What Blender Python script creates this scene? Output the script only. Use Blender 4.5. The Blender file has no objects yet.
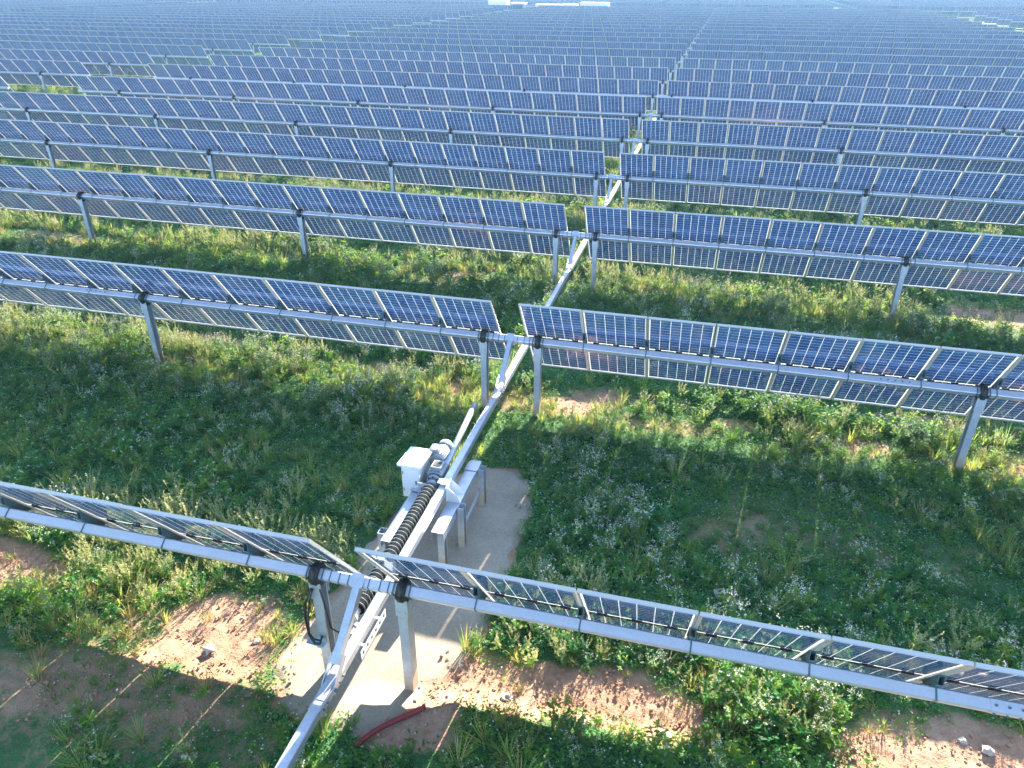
import bpy, math, random
import numpy as np
from mathutils import Vector, Matrix, noise as mnoise

random.seed(7)
RNG = np.random.default_rng(11)
scn = bpy.context.scene
C = scn.collection
PI = math.pi

# ------------------------------------------------------------------ measures (metres)
PITCH = 5.9736           # spacing between tracker rows
TILT = 0.9396            # tilt of the modules
HUB = 1.40               # height of the torque tube
MW, MP, ML = 1.0, 1.015, 2.01
STAND = 0.16             # module plane above the tube axis
SHIFT = -0.10            # module centre below the tube, along the slope
GAP = 0.226              # half the gap at the drive line
NR, NL = 30, 29          # modules on the right and left wing
CA, SA = math.cos(TILT), math.sin(TILT)
UPV = Vector((0, -CA, SA))       # up the module
BACK = Vector((0, -SA, -CA))     # out of its rear face
ROT_MODULE = (PI - TILT, 0, 0)


# ------------------------------------------------------------------ mesh builder
class MB:
    def __init__(self):
        self.v, self.f, self.m, self.s, self.uv = [], [], [], [], {}

    def face(self, idx, mat=0, smooth=False, uv=None):
        if uv is not None:
            self.uv[len(self.f)] = uv
        self.f.append(tuple(idx)); self.m.append(mat); self.s.append(smooth)

    def box(self, c, size, rot=None, mat=0, taper=None):
        """box; taper = (sx, sy) scale of the +z end"""
        hx, hy, hz = size[0] / 2, size[1] / 2, size[2] / 2
        b = len(self.v)
        c = Vector(c)
        for z in (-hz, hz):
            tx, ty = (taper if (taper and z > 0) else (1, 1))
            for x, y in ((-hx, -hy), (hx, -hy), (hx, hy), (-hx, hy)):
                p = Vector((x * tx, y * ty, z))
                if rot is not None:
                    p = rot @ p
                self.v.append(tuple(c + p))
        for q in ((0, 3, 2, 1), (4, 5, 6, 7), (0, 1, 5, 4), (1, 2, 6, 5), (2, 3, 7, 6), (3, 0, 4, 7)):
            self.face([b + i for i in q], mat)
        return b

    def frame_of(self, p0, p1, up=(0, 0, 1)):
        d = Vector(p1) - Vector(p0)
        z = d.normalized()
        u = Vector(up)
        x = u.cross(z)
        if x.length < 1e-4:
            x = Vector((1, 0, 0)).cross(z)
            if x.length < 1e-4:
                x = Vector((0, 1, 0)).cross(z)
        x.normalize()
        y = z.cross(x)
        return Matrix((x, y, z)).transposed(), d.length

    def bar(self, p0, p1, w, h, mat=0, up=(0, 0, 1), taper=None):
        r, L = self.frame_of(p0, p1, up)
        self.box((Vector(p0) + Vector(p1)) / 2, (w, h, L), r, mat, taper)

    def rbar(self, p0, p1, w, h, bev, mat=0, up=(0, 0, 1)):
        """bar with chamfered long edges"""
        r, L = self.frame_of(p0, p1, up)
        a, b_ = w / 2, h / 2
        prof = [(a, -b_ + bev), (a, b_ - bev), (a - bev, b_), (-a + bev, b_), (-a, b_ - bev), (-a, -b_ + bev), (-a + bev, -b_), (a - bev, -b_)]
        self.extrude(p0, p1, prof, r, mat)

    def extrude(self, p0, p1, prof, r, mat=0, smooth=False, caps=True):
        b = len(self.v); n = len(prof)
        for p in (Vector(p0), Vector(p1)):
            for x, y in prof:
                self.v.append(tuple(p + r @ Vector((x, y, 0))))
        for i in range(n):
            j = (i + 1) % n
            self.face((b + i, b + j, b + n + j, b + n + i), mat, smooth)
        if caps:
            self.face([b + n - 1 - i for i in range(n)], mat)
            self.face([b + n + i for i in range(n)], mat)

    def channel(self, p0, p1, w, h, t, mat=0, up=(0, 0, 1)):
        """C profile: web on -x, flanges reaching to +x, depth h along y"""
        r, L = self.frame_of(p0, p1, up)
        a, b_ = w / 2, h / 2
        lip = min(0.02, b_ * 0.5)
        prof = [(-a, -b_), (a, -b_), (a, -b_ + lip), (a - t, -b_ + lip), (a - t, -b_ + t), (-a + t, -b_ + t),
                (-a + t, b_ - t), (a - t, b_ - t), (a - t, b_ - lip), (a, b_ - lip), (a, b_), (-a, b_)]
        b = len(self.v); n = len(prof)
        for p in (Vector(p0), Vector(p1)):
            for x, y in prof:
                self.v.append(tuple(p + r @ Vector((x, y, 0))))
        for i in range(n):
            j = (i + 1) % n
            self.face((b + i, b + j, b + n + j, b + n + i), mat)
        for o, rev in ((0, True), (n, False)):
            for q in ((0, 1, 4, 5), (1, 2, 3, 4), (0, 5, 6, 11), (6, 7, 10, 11), (7, 8, 9, 10)):
                qq = [b + o + i for i in q]
                self.face(qq[::-1] if rev else qq, mat)

    def tube(self, p0, p1, r0, n=16, mat=0, r1=None, caps=True, up=(0, 0, 1)):
        r, L = self.frame_of(p0, p1, up)
        r1 = r0 if r1 is None else r1
        b = len(self.v)
        for p, rad in ((Vector(p0), r0), (Vector(p1), r1)):
            for i in range(n):
                a = 2 * PI * i / n
                self.v.append(tuple(p + r @ Vector((rad * math.cos(a), rad * math.sin(a), 0))))
        for i in range(n):
            j = (i + 1) % n
            self.face((b + i, b + j, b + n + j, b + n + i), mat, True)
        if caps:
            self.face([b + n - 1 - i for i in range(n)], mat)
            self.face([b + n + i for i in range(n)], mat)

    def sweep(self, pts, rads, n=10, mat=0):
        pts = [Vector(p) for p in pts]
        rings = []
        for i, p in enumerate(pts):
            d = (pts[min(i + 1, len(pts) - 1)] - pts[max(i - 1, 0)]).normalized()
            x = d.cross(Vector((0.3, 0.2, 1)));
            x.normalize(); y = d.cross(x)
            b = len(self.v)
            rr = rads[i] if hasattr(rads, '__len__') else rads
            for k in range(n):
                a = 2 * PI * k / n
                self.v.append(tuple(p + x * rr * math.cos(a) + y * rr * math.sin(a)))
            rings.append(b)
        for a, b in zip(rings, rings[1:]):
            for k in range(n):
                j = (k + 1) % n
                self.face((a + k, a + j, b + j, b + k), mat, True)
        self.face([rings[0] + n - 1 - k for k in range(n)], mat)
        self.face([rings[-1] + k for k in range(n)], mat)

    def merge(self, o, loc=(0, 0, 0), rot=None, matmap=None):
        b = len(self.v); L = Vector(loc)
        for p in o.v:
            q = Vector(p)
            if rot is not None:
                q = rot @ q
            self.v.append(tuple(q + L))
        for k, f in enumerate(o.f):
            self.face([b + i for i in f], o.m[k] if matmap is None else matmap[o.m[k]], o.s[k], o.uv.get(k))

    def mesh(self, name, mats):
        me = bpy.data.meshes.new(name)
        me.from_pydata(self.v, [], self.f)
        for m in mats:
            me.materials.append(m)
        me.polygons.foreach_set('material_index', np.array(self.m, dtype=np.int32))
        me.polygons.foreach_set('use_smooth', np.array(self.s, dtype=bool))
        if self.uv:
            lay = me.uv_layers.new(name='UVMap')
            arr = np.zeros((len(me.loops), 2), dtype=np.float32)
            for k, uvs in self.uv.items():
                st = me.polygons[k].loop_start
                for i, t in enumerate(uvs):
                    arr[st + i] = t
            lay.data.foreach_set('uv', arr.ravel())
        me.update()
        return me


def link(name, me, parent=None, loc=(0, 0, 0), rot=(0, 0, 0)):
    o = bpy.data.objects.new(name, me)
    C.objects.link(o)
    o.parent = parent
    o.location = loc
    o.rotation_euler = rot
    return o


def tag(o, label=None, cat=None, group=None, kind=None):
    if label: o['label'] = label
    if cat: o['category'] = cat
    if group: o['group'] = group
    if kind: o['kind'] = kind
    return o


def empty(name, loc, label, cat, group=None, rotz=0):
    o = bpy.data.objects.new(name, None)
    C.objects.link(o)
    o.empty_display_size = 0.2
    o.location = loc
    o.rotation_euler = (0, 0, rotz)
    return tag(o, label, cat, group)


# ------------------------------------------------------------------ materials
class N:
    """small node helper"""
    def __init__(self, name):
        self.mat = bpy.data.materials.new(name)
        self.mat.use_nodes = True
        self.t = self.mat.node_tree
        self.t.nodes.clear()
        self.out = self.t.nodes.new('ShaderNodeOutputMaterial')

    def n(self, typ, **kw):
        x = self.t.nodes.new(typ)
        for k, v in kw.items():
            if k == 'inp':
                for a, b in v.items():
                    self.put(x.inputs[a], b)
            else:
                setattr(x, k, v)
        return x

    def put(self, sock, v):
        if isinstance(v, bpy.types.NodeSocket):
            self.t.links.new(v, sock)
        elif isinstance(v, bpy.types.Node):
            self.t.links.new(v.outputs[0], sock)
        else:
            sock.default_value = v

    def math(self, op, a, b=0.0, c=0.0):
        x = self.n('ShaderNodeMath', operation=op)
        for i, v in enumerate((a, b, c)):
            self.put(x.inputs[i], v)
        return x.outputs[0]

    def noise(self, vec, scale, detail=4, rough=0.55, out=0):
        x = self.n('ShaderNodeTexNoise', inp={'Scale': scale, 'Detail': detail, 'Roughness': rough})
        if vec is not None:
            self.put(x.inputs['Vector'], vec)
        return x.outputs[out]

    def ramp(self, fac, stops):
        x = self.n('ShaderNodeValToRGB')
        e = x.color_ramp.elements
        while len(e) < len(stops):
            e.new(0.5)
        for i, (p, c) in enumerate(stops):
            e[i].position = p
            e[i].color = (c[0], c[1], c[2], 1) if hasattr(c, '__len__') else (c, c, c, 1)
        self.put(x.inputs[0], fac)
        return x.outputs[0]

    def mix(self, fac, a, b, blend='MIX'):
        x = self.n('ShaderNodeMix', data_type='RGBA', blend_type=blend)
        self.put(x.inputs[0], fac)
        self.put(x.inputs[6], a if not isinstance(a, tuple) else (*a[:3], 1))
        self.put(x.inputs[7], b if not isinstance(b, tuple) else (*b[:3], 1))
        return x.outputs[2]

    def bump(self, h, strength=0.3, dist=0.01):
        x = self.n('ShaderNodeBump', inp={'Strength': strength, 'Distance': dist})
        self.put(x.inputs['Height'], h)
        return x.outputs[0]

    def pbr(self, **kw):
        x = self.n('ShaderNodeBsdfPrincipled')
        for k, v in kw.items():
            v = (*v[:3], 1) if isinstance(v, tuple) and len(v) == 3 else v
            self.put(x.inputs[k.replace('_', ' ')], v)
        return x.outputs[0]

    def done(self, sh):
        self.t.links.new(sh, self.out.inputs[0])
        return self.mat


def metal(name, col, rough, metallic, var=0.18, scale=9.0, dirt=None):
    m = N(name)
    tc = m.n('ShaderNodeTexCoord').outputs['Object']
    geo = m.n('ShaderNodeNewGeometry').outputs['Position']
    n1 = m.noise(geo, scale, 5)
    n2 = m.noise(geo, scale * 7, 3)
    f = m.math('MULTIPLY_ADD', n1, 0.6, m.math('MULTIPLY', n2, 0.4))
    lo = tuple(c * (1 - var) for c in col); hi = tuple(min(1, c * (1 + var)) for c in col)
    base = m.ramp(f, [(0.3, lo), (0.7, hi)])
    r = m.ramp(f, [(0.3, rough + 0.08), (0.7, max(0.05, rough - 0.08))])
    if dirt is not None:
        # dust that clings to the lowest half metre, with its own ragged edge
        z = m.n('ShaderNodeSeparateXYZ', inp={0: geo}).outputs[2]
        zz = m.math('ADD', z, m.math('MULTIPLY', m.noise(geo, 14, 4), -0.35))
        df = m.ramp(zz, [(0.0, 1.0), (dirt, 0.0)])
        base = m.mix(df, base, (0.34, 0.27, 0.2))
        met = m.math('MULTIPLY', m.math('SUBTRACT', 1.0, df), metallic)
    else:
        met = metallic
    return m.done(m.pbr(Base_Color=base, Roughness=r, Metallic=met))


def plain(name, col, rough=0.5, metallic=0.0, var=0.12, scale=14):
    return metal(name, col, rough, metallic, var, scale)


M = {}
M['galv'] = metal('galvanised_steel', (0.46, 0.48, 0.52), 0.42, 0.7)
M['post'] = metal('galvanised_post', (0.44, 0.47, 0.5), 0.5, 0.55, dirt=0.24)
M['tube'] = metal('torque_tube_steel', (0.50, 0.51, 0.57), 0.42, 0.65, 0.1, 5)  # base leans lavender: cast of the reflected sky put into the steel colour
M['alu'] = metal('anodised_aluminium', (0.46, 0.45, 0.43), 0.4, 0.5, 0.08, 5)
M['rail'] = metal('rail_steel', (0.07, 0.12, 0.14), 0.55, 0.1)
M['off_white'] = plain('weathered_white_paint', (0.46, 0.46, 0.45), 0.6, 0, 0.06)
M['black'] = plain('black_rubber', (0.006, 0.007, 0.008), 0.55)
M['ring'] = plain('bellows_wire', (0.30, 0.34, 0.31), 0.6)
M['white'] = plain('white_paint', (0.70, 0.70, 0.68), 0.45, 0, 0.05)
M['gear'] = metal('cast_gearbox_paint', (0.25, 0.27, 0.29), 0.4, 0.2)
M['motor'] = metal('motor_paint', (0.31, 0.33, 0.35), 0.35, 0.25)
M['bellows'] = N('bellows_fabric'); M['bellows'] = M['bellows'].done(M['bellows'].pbr(Base_Color=(0.004, 0.006, 0.007), Roughness=0.85, Specular_IOR_Level=0.12))
M['red'] = plain('red_plastic', (0.18, 0.014, 0.014), 0.65, 0, 0.25, 20)
M['blue_dark'] = plain('dark_blue_paint', (0.03, 0.09, 0.15), 0.5)
M['stone'] = plain('pale_stone', (0.36, 0.31, 0.26), 0.9, 0, 0.25, 18)
M['zinc_blue'] = metal('zinc_bracket', (0.35, 0.5, 0.58), 0.45, 0.5)


def cell_material():
    m = N('bifacial_solar_cells')
    uv = m.n('ShaderNodeUVMap', uv_map='UVMap').outputs[0]
    s = m.n('ShaderNodeSeparateXYZ', inp={0: uv})
    u, v = s.outputs[0], s.outputs[1]
    # six columns of cells
    U = m.math('MULTIPLY', m.math('SUBTRACT', u, 0.022), 6 / 0.956)
    fu = m.math('ABSOLUTE', m.math('SUBTRACT', m.math('FRACT', U), 0.5))
    lu = m.math('GREATER_THAN', fu, 0.5 - 0.025)
    ou = m.math('GREATER_THAN', m.math('ABSOLUTE', m.math('SUBTRACT', u, 0.5)), 0.480)
    # two halves of twelve half-cells
    vv = m.math('ABSOLUTE', m.math('SUBTRACT', v, 0.5))
    V = m.math('MULTIPLY', m.math('SUBTRACT', vv, 0.009), 12 / 0.480)
    fv = m.math('ABSOLUTE', m.math('SUBTRACT', m.math('FRACT', V), 0.5))
    lv = m.math('GREATER_THAN', fv, 0.5 - 0.022)
    ov = m.math('MAXIMUM', m.math('LESS_THAN', vv, 0.009), m.math('GREATER_THAN', vv, 0.490))
    strong = m.math('MAXIMUM', m.math('MAXIMUM', lu, ou), ov)
    line = m.math('MAXIMUM', strong, lv)
    # cell tone differs a little from cell to cell
    cell = m.n('ShaderNodeCombineXYZ', inp={0: m.math('FLOOR', U), 1: m.math('FLOOR', m.math('MULTIPLY', v, 25))})
    rnd = m.n('ShaderNodeTexWhiteNoise', noise_dimensions='4D', inp={'Vector': cell})
    geo = m.n('ShaderNodeNewGeometry').outputs['Position']
    oi = m.n('ShaderNodeObjectInfo').outputs['Random']
    m.put(rnd.inputs['W'], oi)
    big = m.noise(geo, 1.3, 3)
    tone = m.math('ADD', m.math('MULTIPLY', rnd.outputs[0], 0.35), m.math('MULTIPLY', big, 0.65))
    col = m.ramp(tone, [(0.2, (0.014, 0.068, 0.195)), (0.8, (0.042, 0.140, 0.33))])
    dust = m.noise(geo, 22, 5)
    # dust gathers towards the lower edge of a module and in faint streaks
    low = m.ramp(v, [(0.0, 0.35), (0.22, 0.06), (1.0, 0.02)])
    film = m.math('MULTIPLY', m.math('ADD', low, m.math('MULTIPLY', oi, 0.10)), m.ramp(dust, [(0.35, 0.2), (0.7, 1.0)]))
    col = m.mix(film, col, (0.16, 0.14, 0.12))
    rough = m.ramp(dust, [(0.3, 0.025), (0.8, 0.06)])
    cells = m.pbr(Base_Color=col, Roughness=rough, Specular_IOR_Level=0.6)
    grid = m.n('ShaderNodeMixShader', inp={0: 0.42})
    m.put(grid.inputs[1], m.pbr(Base_Color=(0.72, 0.74, 0.76), Roughness=0.25))
    tr = m.n('ShaderNodeBsdfTranslucent', inp={'Color': (0.78, 0.8, 0.8, 1)})
    m.put(grid.inputs[2], tr.outputs[0])
    mx = m.n('ShaderNodeMixShader', inp={0: line})
    m.put(mx.inputs[1], cells); m.put(mx.inputs[2], grid.outputs[0])
    return m.done(mx.outputs[0])


M['cells'] = cell_material()


def leaf_material(name, stops, trans=0.55, tcol=(0.50, 0.64, 0.06), rough=0.55):
    m = N(name)
    oi = m.n('ShaderNodeObjectInfo').outputs['Random']
    geo = m.n('ShaderNodeNewGeometry').outputs['Position']
    n1 = m.noise(geo, 2.2, 3)
    n2 = m.noise(geo, 34, 2)
    f = m.math('ADD', m.math('MULTIPLY', oi, 0.4), m.math('ADD', m.math('MULTIPLY', n1, 0.4), m.math('MULTIPLY', n2, 0.2)))
    col = m.ramp(f, stops)
    p = m.pbr(Base_Color=col, Roughness=rough, Specular_IOR_Level=0.1)
    tr = m.n('ShaderNodeBsdfTranslucent')
    m.put(tr.inputs[0], m.mix(0.55, col, tcol))
    mx = m.n('ShaderNodeMixShader', inp={0: trans})
    m.put(mx.inputs[1], p); m.put(mx.inputs[2], tr.outputs[0])
    return m.done(mx.outputs[0])


M['leaf'] = leaf_material('weed_leaf', [(0.25, (0.010, 0.115, 0.052)), (0.5, (0.034, 0.20, 0.058)), (0.78, (0.17, 0.31, 0.03))])
M['leaf2'] = leaf_material('grey_green_leaf', [(0.25, (0.03, 0.17, 0.072)), (0.5, (0.10, 0.25, 0.07)), (0.78, (0.32, 0.38, 0.085))])
M['stem'] = leaf_material('weed_stem', [(0.25, (0.10, 0.13, 0.045)), (0.78, (0.19, 0.19, 0.08))], 0.3)
M['dry'] = leaf_material('dry_grass', [(0.25, (0.30, 0.22, 0.08)), (0.78, (0.46, 0.33, 0.13))], 0.35, (0.45, 0.33, 0.12))
M['pale'] = leaf_material('pale_seed_head', [(0.25, (0.22, 0.28, 0.10)), (0.78, (0.42, 0.41, 0.20))], 0.5, (0.62, 0.56, 0.26))
M['flower'] = leaf_material('cream_blossom', [(0.25, (0.60, 0.60, 0.48)), (0.78, (0.72, 0.70, 0.60))], 0.35, (0.7, 0.66, 0.5))


def soil_material():
    m = N('field_soil')
    geo = m.n('ShaderNodeNewGeometry').outputs['Position']
    cov = m.n('ShaderNodeAttribute', attribute_name='cover').outputs['Fac']
    n1 = m.noise(geo, 0.9, 5, 0.6)
    n2 = m.noise(geo, 11, 6, 0.65)
    n3 = m.noise(geo, 55, 4, 0.6)
    f = m.math('ADD', m.math('MULTIPLY', n1, 0.35), m.math('ADD', m.math('MULTIPLY', n2, 0.4), m.math('MULTIPLY', n3, 0.25)))
    soil = m.ramp(f, [(0.3, (0.19, 0.096, 0.058)), (0.5, (0.335, 0.195, 0.122)), (0.7, (0.48, 0.32, 0.215))])
    moss = m.ramp(f, [(0.3, (0.018, 0.070, 0.03)), (0.55, (0.05, 0.12, 0.038)), (0.75, (0.14, 0.16, 0.055))])
    cf = m.math('ADD', m.math('MULTIPLY', cov, 1.25), m.math('MULTIPLY', m.math('SUBTRACT', n2, 0.5), 1.3))
    k = m.ramp(cf, [(0.35, 0.0), (0.8, 1.0)])
    col = m.mix(k, soil, moss)
    b = m.bump(m.math('ADD', n2, m.math('MULTIPLY', n3, 0.5)), 0.8, 0.03)
    return m.done(m.pbr(Base_Color=col, Roughness=0.95, Specular_IOR_Level=0.15, Normal=b))


def sand_material():
    m = N('sandy_path')
    geo = m.n('ShaderNodeNewGeometry').outputs['Position']
    n1 = m.noise(geo, 1.8, 5, 0.6)
    n2 = m.noise(geo, 26, 6, 0.7)
    n3 = m.noise(geo, 120, 3, 0.6)
    f = m.math('ADD', m.math('MULTIPLY', n1, 0.4), m.math('ADD', m.math('MULTIPLY', n2, 0.35), m.math('MULTIPLY', n3, 0.25)))
    col = m.ramp(f, [(0.32, (0.185, 0.142, 0.10)), (0.5, (0.29, 0.235, 0.172)), (0.68, (0.40, 0.335, 0.255))])
    b = m.bump(m.math('ADD', n2, m.math('MULTIPLY', n3, 0.6)), 0.5, 0.012)
    return m.done(m.pbr(Base_Color=col, Roughness=0.92, Specular_IOR_Level=0.15, Normal=b))


M['soil'] = soil_material()
M['sand'] = sand_material()

# ------------------------------------------------------------------ ground
BARE = [  # x, y, rx, ry, strength: bare soil seen in the photo
    (-1.9, 0.18, 0.6, 0.5, 1.0), (-5.4, 0.45, 0.9, 0.45, 1.0), (1.35, 0.25, 0.95, 0.33, 1.0), (2.7, 0.45, 0.62, 0.4, 0.95),
    (6.3, 0.7, 1.0, 0.36, 0.9), (0.52, -0.64, 0.42, 0.18, 0.7), (1.7, 7.0, 0.7, 0.3, 0.45), (3.9, 6.55, 0.4, 0.2, 0.7), (-6.7, 7.1, 1.2, 0.35, 0.9),
    (-14.5, 12.3, 2.6, 0.35, 1.0), (-3.0, 12.2, 0.8, 0.35, 0.9), (2.8, 13.1, 0.7, 0.25, 0.8), (9.2, 12.7, 1.3, 0.45, 0.95),
    (4.7, 4.0, 1.6, 1.0, 0.42), (-3.0, -0.95, 2.3, 0.65, 0.52), (-1.45, 6.5, 0.5, 0.35, 0.6), (-2.6, 6.9, 0.8, 0.3, 0.65), (-7.9, 12.4, 1.0, 0.3, 0.7), (-7.4, 6.0, 1.4, 0.2, 0.45), (3.2, 0.25, 0.6, 0.25, 0.6), (6.6, 7.4, 1.3, 0.3, 0.55), (0.5, -0.4, 0.6, 0.3, 0.8),
]
DENSE = [  # taller growth
    (2.1, 4.6, 1.3, 1.0, 0.35), (3.6, 6.9, 0.5, 0.5, 0.2), (-4.8, 6.3, 2.6, 0.6, 0.4), (-10, 6.2, 2.4, 0.7, 0.35), (-4.3, 0.9, 0.9, 0.4, 0.3), (5.5, 6.6, 2.0, 0.5, 0.3),
    (5.6, 12.8, 1.6, 0.8, 0.2), (1.9, 2.6, 0.8, 0.9, 0.2), (4.0, 0.5, 0.8, 0.6, 0.4), (1.9, 1.1, 0.7, 0.25, 0.3), (3.1, 1.9, 1.5, 0.4, 0.3), (-3.2, 2.1, 1.8, 0.4, 0.3),
]
PATH = [(0.55, 4.25), (0.86, 3.85), (1.0, 3.2), (0.98, 2.3), (1.0, 1.5), (0.98, 0.85), (0.8, 0.4), (0.62, 0.1), (0.5, -0.4), (0.15, -0.72), (-0.3, -0.68),
        (-0.8, -0.55), (-1.15, -0.1), (-1.0, 0.9), (-0.92, 1.9), (-0.86, 2.8), (-0.75, 3.3), (-0.45, 3.8), (0.0, 4.25)]


def seg_dist(px, py, poly):
    """signed distance, negative inside"""
    d = np.full(px.shape, 1e9); inside = np.zeros(px.shape, bool)
    n = len(poly)
    for i in range(n):
        x0, y0 = poly[i]; x1, y1 = poly[(i + 1) % n]
        ex, ey = x1 - x0, y1 - y0
        t = np.clip(((px - x0) * ex + (py - y0) * ey) / (ex * ex + ey * ey), 0, 1)
        d = np.minimum(d, np.hypot(px - x0 - t * ex, py - y0 - t * ey))
        c = ((y0 > py) != (y1 > py)) & (px < (x1 - x0) * (py - y0) / (y1 - y0 + 1e-12) + x0)
        inside ^= c
    return np.where(inside, -d, d)


_T = np.random.default_rng(5).random((256, 256))


def vnoise(x, y):
    xi = np.floor(x).astype(int); yi = np.floor(y).astype(int)
    fx = x - xi; fy = y - yi
    fx = fx * fx * (3 - 2 * fx); fy = fy * fy * (3 - 2 * fy)
    a = _T[xi & 255, yi & 255]; b = _T[(xi + 1) & 255, yi & 255]
    c = _T[xi & 255, (yi + 1) & 255]; d = _T[(xi + 1) & 255, (yi + 1) & 255]
    return (a * (1 - fx) + b * fx) * (1 - fy) + (c * (1 - fx) + d * fx) * fy


def fbm(x, y, o=4):
    s = 0; a = 0.5; t = 0
    for k in range(o):
        s = s + a * vnoise(x * 2 ** k + 17 * k, y * 2 ** k + 31 * k); t += a; a *= 0.5
    return s / t


def cover(x, y):
    """share of ground under plants, 0 to 1"""
    n = fbm(x * 0.9, y * 0.9, 4)
    c = 0.86 + (n - 0.5) * 0.7
    # a strip disturbed by the pile driving runs under each row
    ph = (y - 0.35) / PITCH
    ph = (ph - np.round(ph)) * PITCH
    strip = np.exp(-(ph / 0.45) ** 2)
    c = c - strip * np.clip((fbm(x * 0.33 + 40, y * 0.4 + 9, 3) - 0.47) * 3.2, 0, 0.7)
    for bx, by, rx, ry, s in BARE:
        e = np.hypot((x - bx) / rx, (y - by) / ry) + (fbm(x * 2.3 + 5, y * 2.3, 3) - 0.5) * 0.9
        c = c - s * np.clip(1.55 - e, 0, 1)
    for bx, by, rx, ry, s in DENSE:
        e = np.hypot((x - bx) / rx, (y - by) / ry)
        c = c + s * np.clip(1.5 - e, 0, 1)
    pd = seg_dist(x, y, PATH) + (fbm(x * 3, y * 3, 3) - 0.5) * 0.25
    c = np.where(pd < 0.05, c * np.clip(0.0 + (pd + 0.03) / 0.08, 0, 1), c)
    return np.clip(c, 0, 1.15)


def rise(x, y):
    """the ground lifts a little in front of the nearest row, more so right of the path"""
    q = np.clip((x + 0.2) / 1.2, 0, 1)
    k = np.clip((-0.1 + 0.35 * q - y) / 0.6, 0, 1)
    return (0.06 + 0.11 * q) * k * k * (3 - 2 * k)


def height(x, y):
    c = cover(x, y)
    h = (fbm(x * 0.8 + 3, y * 0.8, 3) - 0.5) * 0.06 + (fbm(x * 5, y * 5, 4) - 0.5) * 0.05 * (1.3 - c) + (fbm(x * 14, y * 14, 3) - 0.5) * 0.028 * (1.3 - c)
    pd = seg_dist(x, y, PATH)
    k = np.clip(pd / 0.35, 0, 1)
    return np.where(pd < 0, -0.02, h * k - 0.02 * (1 - k)) + rise(x, y)


def axis(lo, hi, fine_lo, fine_hi, step, grow=1.28):
    a = list(np.arange(fine_lo, fine_hi + 1e-6, step))
    s, p = step, fine_hi
    while p < hi:
        s *= grow; p += s; a.append(min(p, hi))
    s, p = step, fine_lo; pre = []
    while p > lo:
        s *= grow; p -= s; pre.append(max(p, lo))
    return np.array(pre[::-1] + a)


def build_ground():
    xs = axis(-1200, 1200, -10, 10, 0.045); ys = axis(-600, 1800, -2.6, 8.2, 0.045)
    X, Y = np.meshgrid(xs, ys)
    Z = height(X, Y); cv = cover(X, Y)
    far = np.clip((np.hypot(X, Y) - 16) / 30, 0, 1)
    Z = Z * (1 - far)
    nx, ny = len(xs), len(ys)
    v = np.stack([X, Y, Z], -1).reshape(-1, 3)
    i = np.arange(nx * ny).reshape(ny, nx)
    f = np.stack([i[:-1, :-1], i[:-1, 1:], i[1:, 1:], i[1:, :-1]], -1).reshape(-1, 4)
    me = bpy.data.meshes.new('ground')
    me.vertices.add(len(v)); me.vertices.foreach_set('co', v.ravel().astype(np.float32))
    me.loops.add(f.size); me.loops.foreach_set('vertex_index', f.ravel().astype(np.int32))
    me.polygons.add(len(f)); me.polygons.foreach_set('loop_start', np.arange(0, f.size, 4, dtype=np.int32))
    me.polygons.foreach_set('use_smooth', np.ones(len(f), bool))
    at = me.attributes.new('cover', 'FLOAT', 'POINT')
    at.data.foreach_set('value', cv.ravel().astype(np.float32))
    me.materials.append(M['soil'])
    me.update(calc_edges=True)
    tag(link('ground', me), kind='structure')


build_ground()


def build_path():
    st = 0.05
    xs = np.arange(-1.6, 1.5, st); ys = np.arange(-1.1, 4.7, st)
    X, Y = np.meshgrid(xs, ys)
    pd = seg_dist(X, Y, PATH) + (fbm(X * 3 + 8, Y * 3, 4) - 0.5) * 0.28
    Z = 0.012 + (fbm(X * 4, Y * 4, 3) - 0.5) * 0.02 - np.clip(pd + 0.08, 0, 1) * 0.35 + rise(X, Y)
    keep = pd < 0.10
    idx = -np.ones(X.shape, int); idx[keep] = np.arange(keep.sum())
    v = np.stack([X, Y, Z], -1)[keep]
    f = []
    for j in range(len(ys) - 1):
        for i in range(len(xs) - 1):
            q = (idx[j, i], idx[j, i + 1], idx[j + 1, i + 1], idx[j + 1, i])
            if min(q) >= 0: f.append(q)
    me = bpy.data.meshes.new('sandy_path')
    me.from_pydata(v.tolist(), [], f)
    me.polygons.foreach_set('use_smooth', np.ones(len(f), bool))
    me.materials.append(M['sand'])
    tag(link('path', me), kind='structure')


build_path()


def ribbon(name, pts, w, z, mat, along=8.0):
    mb = MB()
    pts = [Vector((p[0], p[1], 0)) for p in pts]
    L = []
    for a, b in zip(pts, pts[1:]):
        n = max(1, int((b - a).length / along))
        L += [a.lerp(b, t / n) for t in range(n)]
    L.append(pts[-1])
    for i, p in enumerate(L):
        d = (L[min(i + 1, len(L) - 1)] - L[max(i - 1, 0)]).normalized()
        s = Vector((-d.y, d.x, 0)) * (w / 2 + random.uniform(-0.12, 0.12) * w)
        mb.v += [(*(p + s).xy, z), (*(p - s).xy, z)]
    for i in range(len(L) - 1):
        mb.face((2 * i, 2 * i + 1, 2 * i + 3, 2 * i + 2))
    return tag(link(name, mb.mesh(name, [mat])), kind='structure')


ribbon('service_road', [(-260, 148.5), (-60, 148.5), (120, 148.5)], 8.0, 0.03, M['sand'])
ribbon('side_road', [(35.2, 40), (35.2, 100), (35.2, 146)], 7.0, 0.035, M['sand'])

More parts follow.
